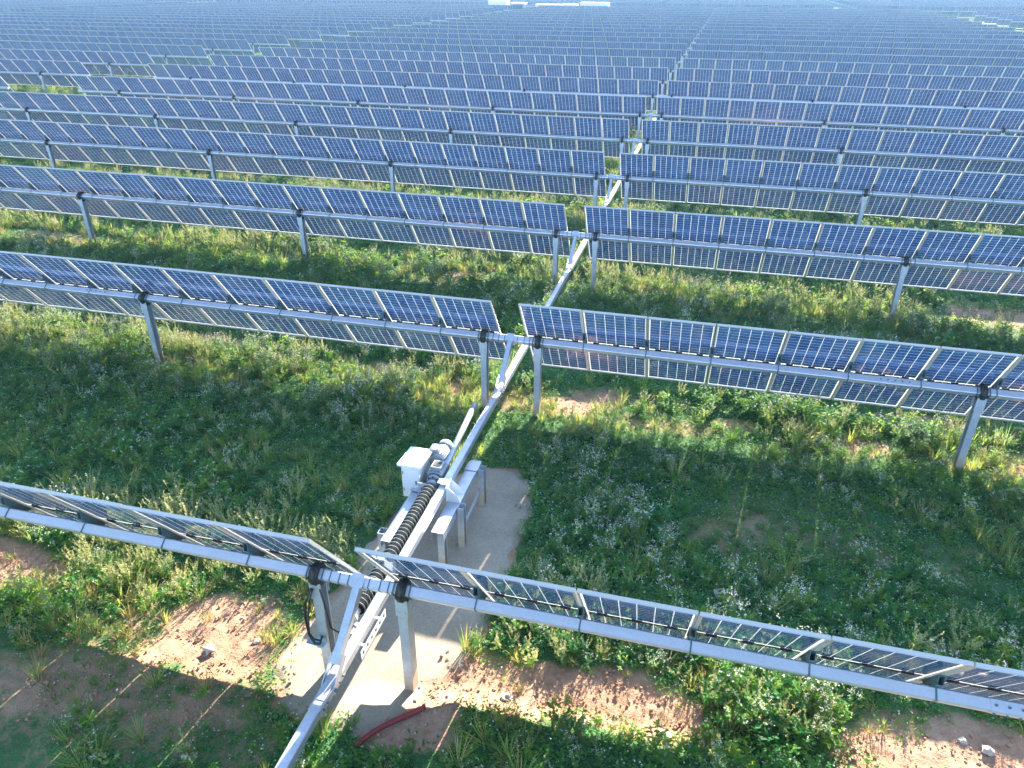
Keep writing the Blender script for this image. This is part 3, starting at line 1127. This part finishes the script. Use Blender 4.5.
def leafy(seed, h=0.34, stems=7, spread=0.24, leaves=9, ll=0.05, flowers=0.15):
    random.seed(seed)
    mb = MB()
    for s in range(stems):
        a = 2 * PI * s / stems + random.uniform(-.5, .5)
        lean = random.uniform(0.1, 1.0)
        top = Vector((math.cos(a) * spread * lean, math.sin(a) * spread * lean, h * random.uniform(0.55, 1.0) * (1.1 - 0.4 * lean)))
        mid = top * 0.5 + Vector((0, 0, 0.08 * h))
        stalk(mb, (0, 0, 0), mid, 0.0035, 1); stalk(mb, mid, top, 0.0028, 1)
        for i in range(leaves):
            t = random.uniform(0.12, 1.0)
            p = mid * (t / 0.5) if t < 0.5 else mid.lerp(top, (t - 0.5) / 0.5)
            b = random.uniform(0, 2 * PI)
            L = ll * random.uniform(0.6, 1.35)
            leaf(mb, p, (math.cos(b), math.sin(b), random.uniform(-0.1, 0.9)), L, L * random.uniform(0.4, 0.62), 0, random.uniform(0.05, 0.4))
        if random.random() < flowers:
            for q in range(5):
                bloom(mb, top + Vector((random.uniform(-.02, .02), random.uniform(-.02, .02), random.uniform(0.0, .03))), random.uniform(0.006, 0.011), 2)
    return mb.mesh('leafy_weed', [M['leaf'], M['stem'], M['flower']])


def flowering(seed, h=0.55, stems=6, branches=3):
    random.seed(seed)
    mb = MB()
    for s in range(stems):
        a = random.uniform(0, 2 * PI)
        lean = random.uniform(0.05, 0.42)
        top = Vector((math.cos(a) * h * lean, math.sin(a) * h * lean, h * random.uniform(0.65, 1.05)))
        mid = top * 0.5 + Vector((0, 0, 0.05))
        stalk(mb, (0, 0, 0), mid, 0.004, 1); stalk(mb, mid, top, 0.003, 1)
        for i in range(13):
            t = random.uniform(0.05, 0.9)
            p = mid * (t / 0.5) if t < 0.5 else mid.lerp(top, (t - 0.5) / 0.5)
            b = random.uniform(0, 2 * PI); L = random.uniform(0.045, 0.09) * (1.15 - t * 0.55)
            leaf(mb, p, (math.cos(b), math.sin(b), random.uniform(0.1, 1.0)), L, L * 0.42, 0, 0.2)
        for k in range(branches):
            t = random.uniform(0.55, 1.0)
            p = mid.lerp(top, (t - 0.5) / 0.5)
            b = random.uniform(0, 2 * PI)
            e = p + Vector((math.cos(b) * 0.06, math.sin(b) * 0.06, random.uniform(0.05, 0.11)))
            stalk(mb, p, e, 0.002, 1)
            for q in range(4):
                bloom(mb, e + Vector((random.gauss(0, .012), random.gauss(0, .012), random.gauss(0, .016))), random.uniform(0.007, 0.013), 2)
    return mb.mesh('flowering_weed', [M['leaf2'], M['stem'], M['flower']])


def feathery(seed, h=0.5, stems=8):
    """weed run to seed: upright stems with a loose pale plume"""
    random.seed(seed)
    mb = MB()
    for s in range(stems):
        a = random.uniform(0, 2 * PI); lean = random.uniform(0.05, 0.45)
        top = Vector((math.cos(a) * h * lean, math.sin(a) * h * lean, h * random.uniform(0.6, 1.05)))
        mid = top * 0.5 + Vector((0, 0, 0.04))
        stalk(mb, (0, 0, 0), mid, 0.0035, 0); stalk(mb, mid, top, 0.0028, 1)
        for i in range(6):
            t = random.uniform(0.05, 0.5); b = random.uniform(0, 2 * PI); L = random.uniform(0.04, 0.08)
            leaf(mb, mid * (t / 0.5), (math.cos(b), math.sin(b), random.uniform(0.1, 0.9)), L, L * 0.35, 0, 0.2)
        for i in range(20):
            t = random.uniform(0.0, 1.05); b = random.uniform(0, 2 * PI); L = random.uniform(0.018, 0.042) * (1.25 - 0.5 * t)
            leaf(mb, mid.lerp(top, t), (math.cos(b), math.sin(b), random.uniform(0.4, 1.4)), L, L * 0.42, 1, 0.15)
    return mb.mesh('seeding_weed', [M['leaf2'], M['pale']])


def grassy(seed, h=0.34, n=34, mats=('leaf2', 'dry')):
    random.seed(seed)
    mb = MB()
    for i in range(n):
        a = random.uniform(0, 2 * PI); L = h * random.uniform(0.5, 1.1); ln = random.uniform(0.1, 0.75)
        d = Vector((math.cos(a) * ln, math.sin(a) * ln, 1)).normalized()
        b0 = Vector((math.cos(a) * random.uniform(0, .05), math.sin(a) * random.uniform(0, .05), 0))
        s = Vector((-math.sin(a), math.cos(a), 0)) * 0.003
        m = b0 + d * L * 0.6; t = m + Vector((d.x * 1.8, d.y * 1.8, d.z * 0.6)).normalized() * L * 0.4
        b = len(mb.v)
        mt = 1 if random.random() < 0.35 else 0
        mb.v += [tuple(b0 - s), tuple(b0 + s), tuple(m + s * 0.8), tuple(m - s * 0.8), tuple(t)]
        mb.face((b, b + 1, b + 2, b + 3), mt); mb.face((b + 3, b + 2, b + 4), mt)
    return mb.mesh('grass_tuft', [M[m] for m in mats])


def creeping(seed, R=0.2, n=60):
    random.seed(seed)
    mb = MB()
    for i in range(n):
        a = random.uniform(0, 2 * PI); r = R * math.sqrt(random.random())
        b = random.uniform(0, 2 * PI); L = random.uniform(0.022, 0.05)
        leaf(mb, (math.cos(a) * r, math.sin(a) * r, random.uniform(0.005, 0.06)), (math.cos(b), math.sin(b), random.uniform(0.1, 0.9)), L, L * 0.55, 0, 0.2)
    for i in range(3):
        a = random.uniform(0, 2 * PI); r = R * random.random()
        bloom(mb, (math.cos(a) * r, math.sin(a) * r, 0.08), 0.011, 1)
    return mb.mesh('creeping_weed', [M['leaf'], M['flower']])


def clod(seed):
    random.seed(seed)
    import bmesh
    bm = bmesh.new()
    for k in range(7):
        r = random.uniform(0.006, 0.024)
        ret = bmesh.ops.create_icosphere(bm, subdivisions=1, radius=r)
        off = Vector((random.gauss(0, .09), random.gauss(0, .09), r * 0.3))
        for v in ret['verts']:
            v.co *= random.uniform(0.7, 1.25); v.co.z *= 0.75
            v.co += off
    me = bpy.data.meshes.new('soil_clod')
    bm.to_mesh(me); bm.free()
    me.materials.append(M['soil'])
    return me


def scatter(name, meshes, pts, sc, rz, tilt, label, cat):
    """one object whose instances stand on its own points"""
    n = len(pts)
    me = bpy.data.meshes.new(name)
    me.vertices.add(n)
    me.vertices.foreach_set('co', pts.astype(np.float32).ravel())
    def attr(nm, typ, val, key='value'):
        a = me.attributes.new(nm, typ, 'POINT'); a.data.foreach_set(key, val)
    attr('sc', 'FLOAT', sc.astype(np.float32))
    attr('rot', 'FLOAT_VECTOR', np.stack([tilt[:, 0], tilt[:, 1], rz], -1).astype(np.float32).ravel(), 'vector')
    attr('ix', 'INT', RNG.integers(0, len(meshes), n).astype(np.int32))
    o = link(name, me)
    ng = bpy.data.node_groups.new(name + '_nodes', 'GeometryNodeTree')
    ng.interface.new_socket('Geometry', in_out='INPUT', socket_type='NodeSocketGeometry')
    ng.interface.new_socket('Geometry', in_out='OUTPUT', socket_type='NodeSocketGeometry')
    gi = ng.nodes.new('NodeGroupInput'); go = ng.nodes.new('NodeGroupOutput')
    ip = ng.nodes.new('GeometryNodeInstanceOnPoints')
    jg = ng.nodes.new('GeometryNodeJoinGeometry')
    for m in reversed(meshes):
        src = bpy.data.objects.new(m.name, m)
        oi = ng.nodes.new('GeometryNodeObjectInfo')
        oi.inputs['Object'].default_value = src
        oi.inputs['As Instance'].default_value = True
        ng.links.new(oi.outputs['Geometry'], jg.inputs[0])
    def named(nm, typ):
        x = ng.nodes.new('GeometryNodeInputNamedAttribute'); x.data_type = typ; x.inputs['Name'].default_value = nm
        return x.outputs[0]
    ng.links.new(gi.outputs[0], ip.inputs['Points'])
    ng.links.new(jg.outputs[0], ip.inputs['Instance'])
    ip.inputs['Pick Instance'].default_value = True
    ng.links.new(named('ix', 'INT'), ip.inputs['Instance Index'])
    e2r = ng.nodes.new('FunctionNodeEulerToRotation')
    ng.links.new(named('rot', 'FLOAT_VECTOR'), e2r.inputs[0])
    ng.links.new(e2r.outputs[0], ip.inputs['Rotation'])
    ng.links.new(named('sc', 'FLOAT'), ip.inputs['Scale'])
    ng.links.new(ip.outputs[0], go.inputs[0])
    md = o.modifiers.new('scatter', 'NODES'); md.node_group = ng
    return tag(o, label, cat, None, 'stuff')


CAMX, CAMY = 2.935, -5.182


def sample(n, x0, x1, y0, y1, fn, lim=None):
    x = RNG.uniform(x0, x1, n); y = RNG.uniform(y0, y1, n)
    # keep what the picture or a step to its side could show
    ang = np.arctan2(x - CAMX, y - CAMY)
    m = (ang > -1.0) & (ang < 0.55)
    x, y = x[m], y[m]
    p = fn(x, y)
    m = RNG.random(len(x)) < p
    x, y = x[m], y[m]
    return np.stack([x, y, height(x, y) * np.clip(1 - (np.hypot(x, y) - 16) / 30, 0, 1)], -1)


def jitter(n, a=0.16):
    return RNG.normal(0, a, (n, 2))


ZONES = [(-13, 11, -3.0, 7.6, 1.0), (-24, 18, 7.6, 19.5, 0.62), (-50, 33, 19.5, 44, 0.16)]


def many(rate, fn):
    out = []
    for x0, x1, y0, y1, s in ZONES:
        n = int((x1 - x0) * (y1 - y0) * rate * s)
        out.append(sample(n, x0, x1, y0, y1, fn))
    return np.concatenate(out)


def grow(p):
    """bigger clumps where fewer are planted"""
    y = p[:, 1]
    return np.where(y > 19.5, 1.9, np.where(y > 7.6, 1.2, 1.0))


def lush(p):
    """drifts of taller and shorter growth"""
    low = np.where(p[:, 1] < -0.15, 0.6, 1.0)
    return low * (0.5 + 0.75 * np.clip((fbm(p[:, 0] * 0.75 + 77, p[:, 1] * 0.9 + 12, 3) - 0.25) * 2.0, 0, 1.1))


def strip(y):
    ph = (y - 0.35) / PITCH
    ph = (ph - np.round(ph)) * PITCH
    return np.exp(-(ph / 0.9) ** 2)


# low leafy growth
p = many(58, lambda x, y: np.clip(cover(x, y) * 1.25 - 0.25, 0, 1))
n = len(p); cv = cover(p[:, 0], p[:, 1])
scatter('leafy_weeds', [leafy(s, 0.30, 7, 0.2, 12, 0.055) for s in range(6)], p,
        (0.4 + 0.8 * RNG.random(n)) * (0.4 + 0.6 * cv) * lush(p) * grow(p), RNG.uniform(0, 6.28, n), jitter(n), 'low leafy green weeds covering the field', 'weeds')
# taller flowering weeds in drifts
p = many(20, lambda x, y: np.clip((fbm(x * 0.55 + 20, y * 0.8 + 3, 3) - 0.42) * 2.6 + 0.3 * strip(y), 0.06, 1) * np.clip(cover(x, y) * 1.4 - 0.4, 0, 1))
n = len(p); cv = cover(p[:, 0], p[:, 1])
scatter('flowering_weeds', [flowering(40 + s) for s in range(6)], p, (0.5 + 0.6 * RNG.random(n)) * (0.5 + 0.5 * cv) * lush(p) * grow(p), RNG.uniform(0, 6.28, n), jitter(n),
        'taller pale weeds with cream blossoms growing between the rows', 'weeds')
# creeping plants, also on the thinner ground
p = many(40, lambda x, y: np.clip(cover(x, y) * 1.6 - 0.35, 0, 0.8))
n = len(p)
scatter('creeping_weeds', [creeping(80 + s) for s in range(5)], p, (0.5 + 0.8 * RNG.random(n)) * grow(p), RNG.uniform(0, 6.28, n), jitter(n, .08),
        'creeping weeds close to the soil', 'weeds')
# grass, part of it dry
p = many(14, lambda x, y: np.clip((fbm(x * 0.7 + 60, y * 0.7 + 33, 3) - 0.45) * 3.0 + 0.45 * strip(y), 0.02, 1) * np.clip(cover(x, y) * 1.5 - 0.3, 0, 1))
n = len(p)
scatter('grass', [grassy(120 + s) for s in range(5)], p, (0.5 + 0.7 * RNG.random(n)) * grow(p), RNG.uniform(0, 6.28, n), jitter(n),
        'tufts of green and dry grass among the weeds', 'grass')
# weeds run to seed along the back of the rows and in the sunlit strips
p = many(40, lambda x, y: (np.clip(0.9 * strip(y - 0.25) + 0.95 * np.exp(-((y - 1.65) / 0.33) ** 2), 0.06, 1) * np.clip((fbm(x * 0.6 + 33, y * 0.7 + 52, 3) - 0.38) * 4.0, 0.03, 1)) * np.clip(cover(x, y) * 1.5 - 0.45, 0, 1))
n = len(p)
scatter('seeding_weeds', [feathery(200 + s) for s in range(6)], p, (0.45 + 0.6 * RNG.random(n)) * np.where(p[:, 1] < -0.15, 0.6, np.where((p[:, 1] > 1.3) & (p[:, 1] < 2.4), 1.18, 1.0)) * grow(p), RNG.uniform(0, 6.28, n), jitter(n),
        'pale feathery weeds run to seed along the rows', 'weeds')
# short dry grass in the disturbed strips
p = many(40, lambda x, y: np.clip(strip(y - 0.1) ** 2 * np.clip((fbm(x * 0.5 + 15, y * 0.6 + 71, 3) - 0.36) * 4.0, 0, 1), 0, 1) * np.clip(cover(x, y) * 1.6, 0.12, 1) * (seg_dist(x, y, PATH) > 0.05))
n = len(p)
scatter('dry_grass', [grassy(140 + s, 0.2, 30, ('dry', 'leaf2')) for s in range(5)], p, (0.5 + 0.8 * RNG.random(n)) * grow(p), RNG.uniform(0, 6.28, n), jitter(n),
        'short straw-coloured grass in the strips along the posts', 'grass')
# clods on the bare soil
p = many(42, lambda x, y: np.where(seg_dist(x, y, PATH) > 0.03, np.clip(0.75 - cover(x, y), 0, 0.7) * 1.6, 0.015))
n = len(p)
scatter('soil_clods', [clod(160 + s) for s in range(5)], p, 0.4 + 1.0 * RNG.random(n) ** 2, RNG.uniform(0, 6.28, n), jitter(n, .1),
        'loose crumbs and clods of reddish soil', 'soil')

# ------------------------------------------------------------------ air
HAZE = 0.0004
mb = MB()
mb.box((0, 600, 4.2), (2600, 2600, 10.4))
hz = link('haze', mb.mesh('haze', []))
hm = bpy.data.materials.new('haze_air'); hm.use_nodes = True
t = hm.node_tree; t.nodes.clear()
o_ = t.nodes.new('ShaderNodeOutputMaterial'); vv = t.nodes.new('ShaderNodeVolumePrincipled')
vv.inputs['Color'].default_value = (0.38, 0.64, 1.0, 1)
vv.inputs['Density'].default_value = HAZE
vv.inputs['Anisotropy'].default_value = 0.25
t.links.new(vv.outputs[0], o_.inputs['Volume'])
hz.data.materials.append(hm)
tag(hz, 'thin blue haze lying over the far rows', 'haze', None, 'stuff')

# ------------------------------------------------------------------ light
SV = Vector((0.33, 2.2, 1.0)).normalized()
el = math.asin(SV.z)
az = math.atan2(SV.x, SV.y)
w = bpy.data.worlds.new('World'); scn.world = w; w.use_nodes = True
t = w.node_tree; t.nodes.clear()
sky = t.nodes.new('ShaderNodeTexSky'); sky.sky_type = 'NISHITA'; sky.sun_disc = False
sky.sun_elevation = el; sky.sun_rotation = az
sky.air_density = 1.0; sky.dust_density = 0.3; sky.ozone_density = 1.6
bg = t.nodes.new('ShaderNodeBackground'); bg.inputs[1].default_value = 0.112
wo = t.nodes.new('ShaderNodeOutputWorld')
t.links.new(sky.outputs[0], bg.inputs[0]); t.links.new(bg.outputs[0], wo.inputs[0])
sd = bpy.data.lights.new('sun', 'SUN'); sd.energy = 5.0; sd.angle = math.radians(0.55); sd.color = (1.0, 0.91, 0.78)
so = bpy.data.objects.new('sun', sd); C.objects.link(so)
so.rotation_euler = SV.to_track_quat('Z', 'Y').to_euler()

# ------------------------------------------------------------------ camera
yaw, pitch, roll = -0.2558, 0.4949, 0.0020
f = Vector((math.sin(yaw) * math.cos(pitch), math.cos(yaw) * math.cos(pitch), -math.sin(pitch)))
r = Vector((math.cos(yaw), -math.sin(yaw), 0)); u = r.cross(f)
r2 = r * math.cos(roll) + u * math.sin(roll); u2 = -r * math.sin(roll) + u * math.cos(roll)
cd = bpy.data.cameras.new('camera'); cam = bpy.data.objects.new('camera', cd); C.objects.link(cam)
cd.sensor_fit = 'HORIZONTAL'; cd.sensor_width = 36; cd.lens = 757.27 / 1024 * 36
cd.clip_end = 5000; cd.clip_start = 0.05
mw = Matrix((r2, u2, -f)).transposed().to_4x4(); mw.translation = (CAMX, CAMY, 5.372 + HUB)
cam.matrix_world = mw
scn.camera = cam

scn.view_settings.view_transform = 'Standard'
scn.view_settings.look = 'None'
scn.view_settings.gamma = 1.0
scn.view_settings.use_curve_mapping = False
scn.view_settings.exposure = 2.85
scn.cycles.use_denoising = True
scn.cycles.max_bounces = 8
scn.cycles.diffuse_bounces = 3
scn.cycles.glossy_bounces = 3
scn.cycles.transmission_bounces = 4
scn.cycles.volume_bounces = 1
scn.cycles.transparent_max_bounces = 8
scn.cycles.caustics_reflective = False
scn.cycles.caustics_refractive = False
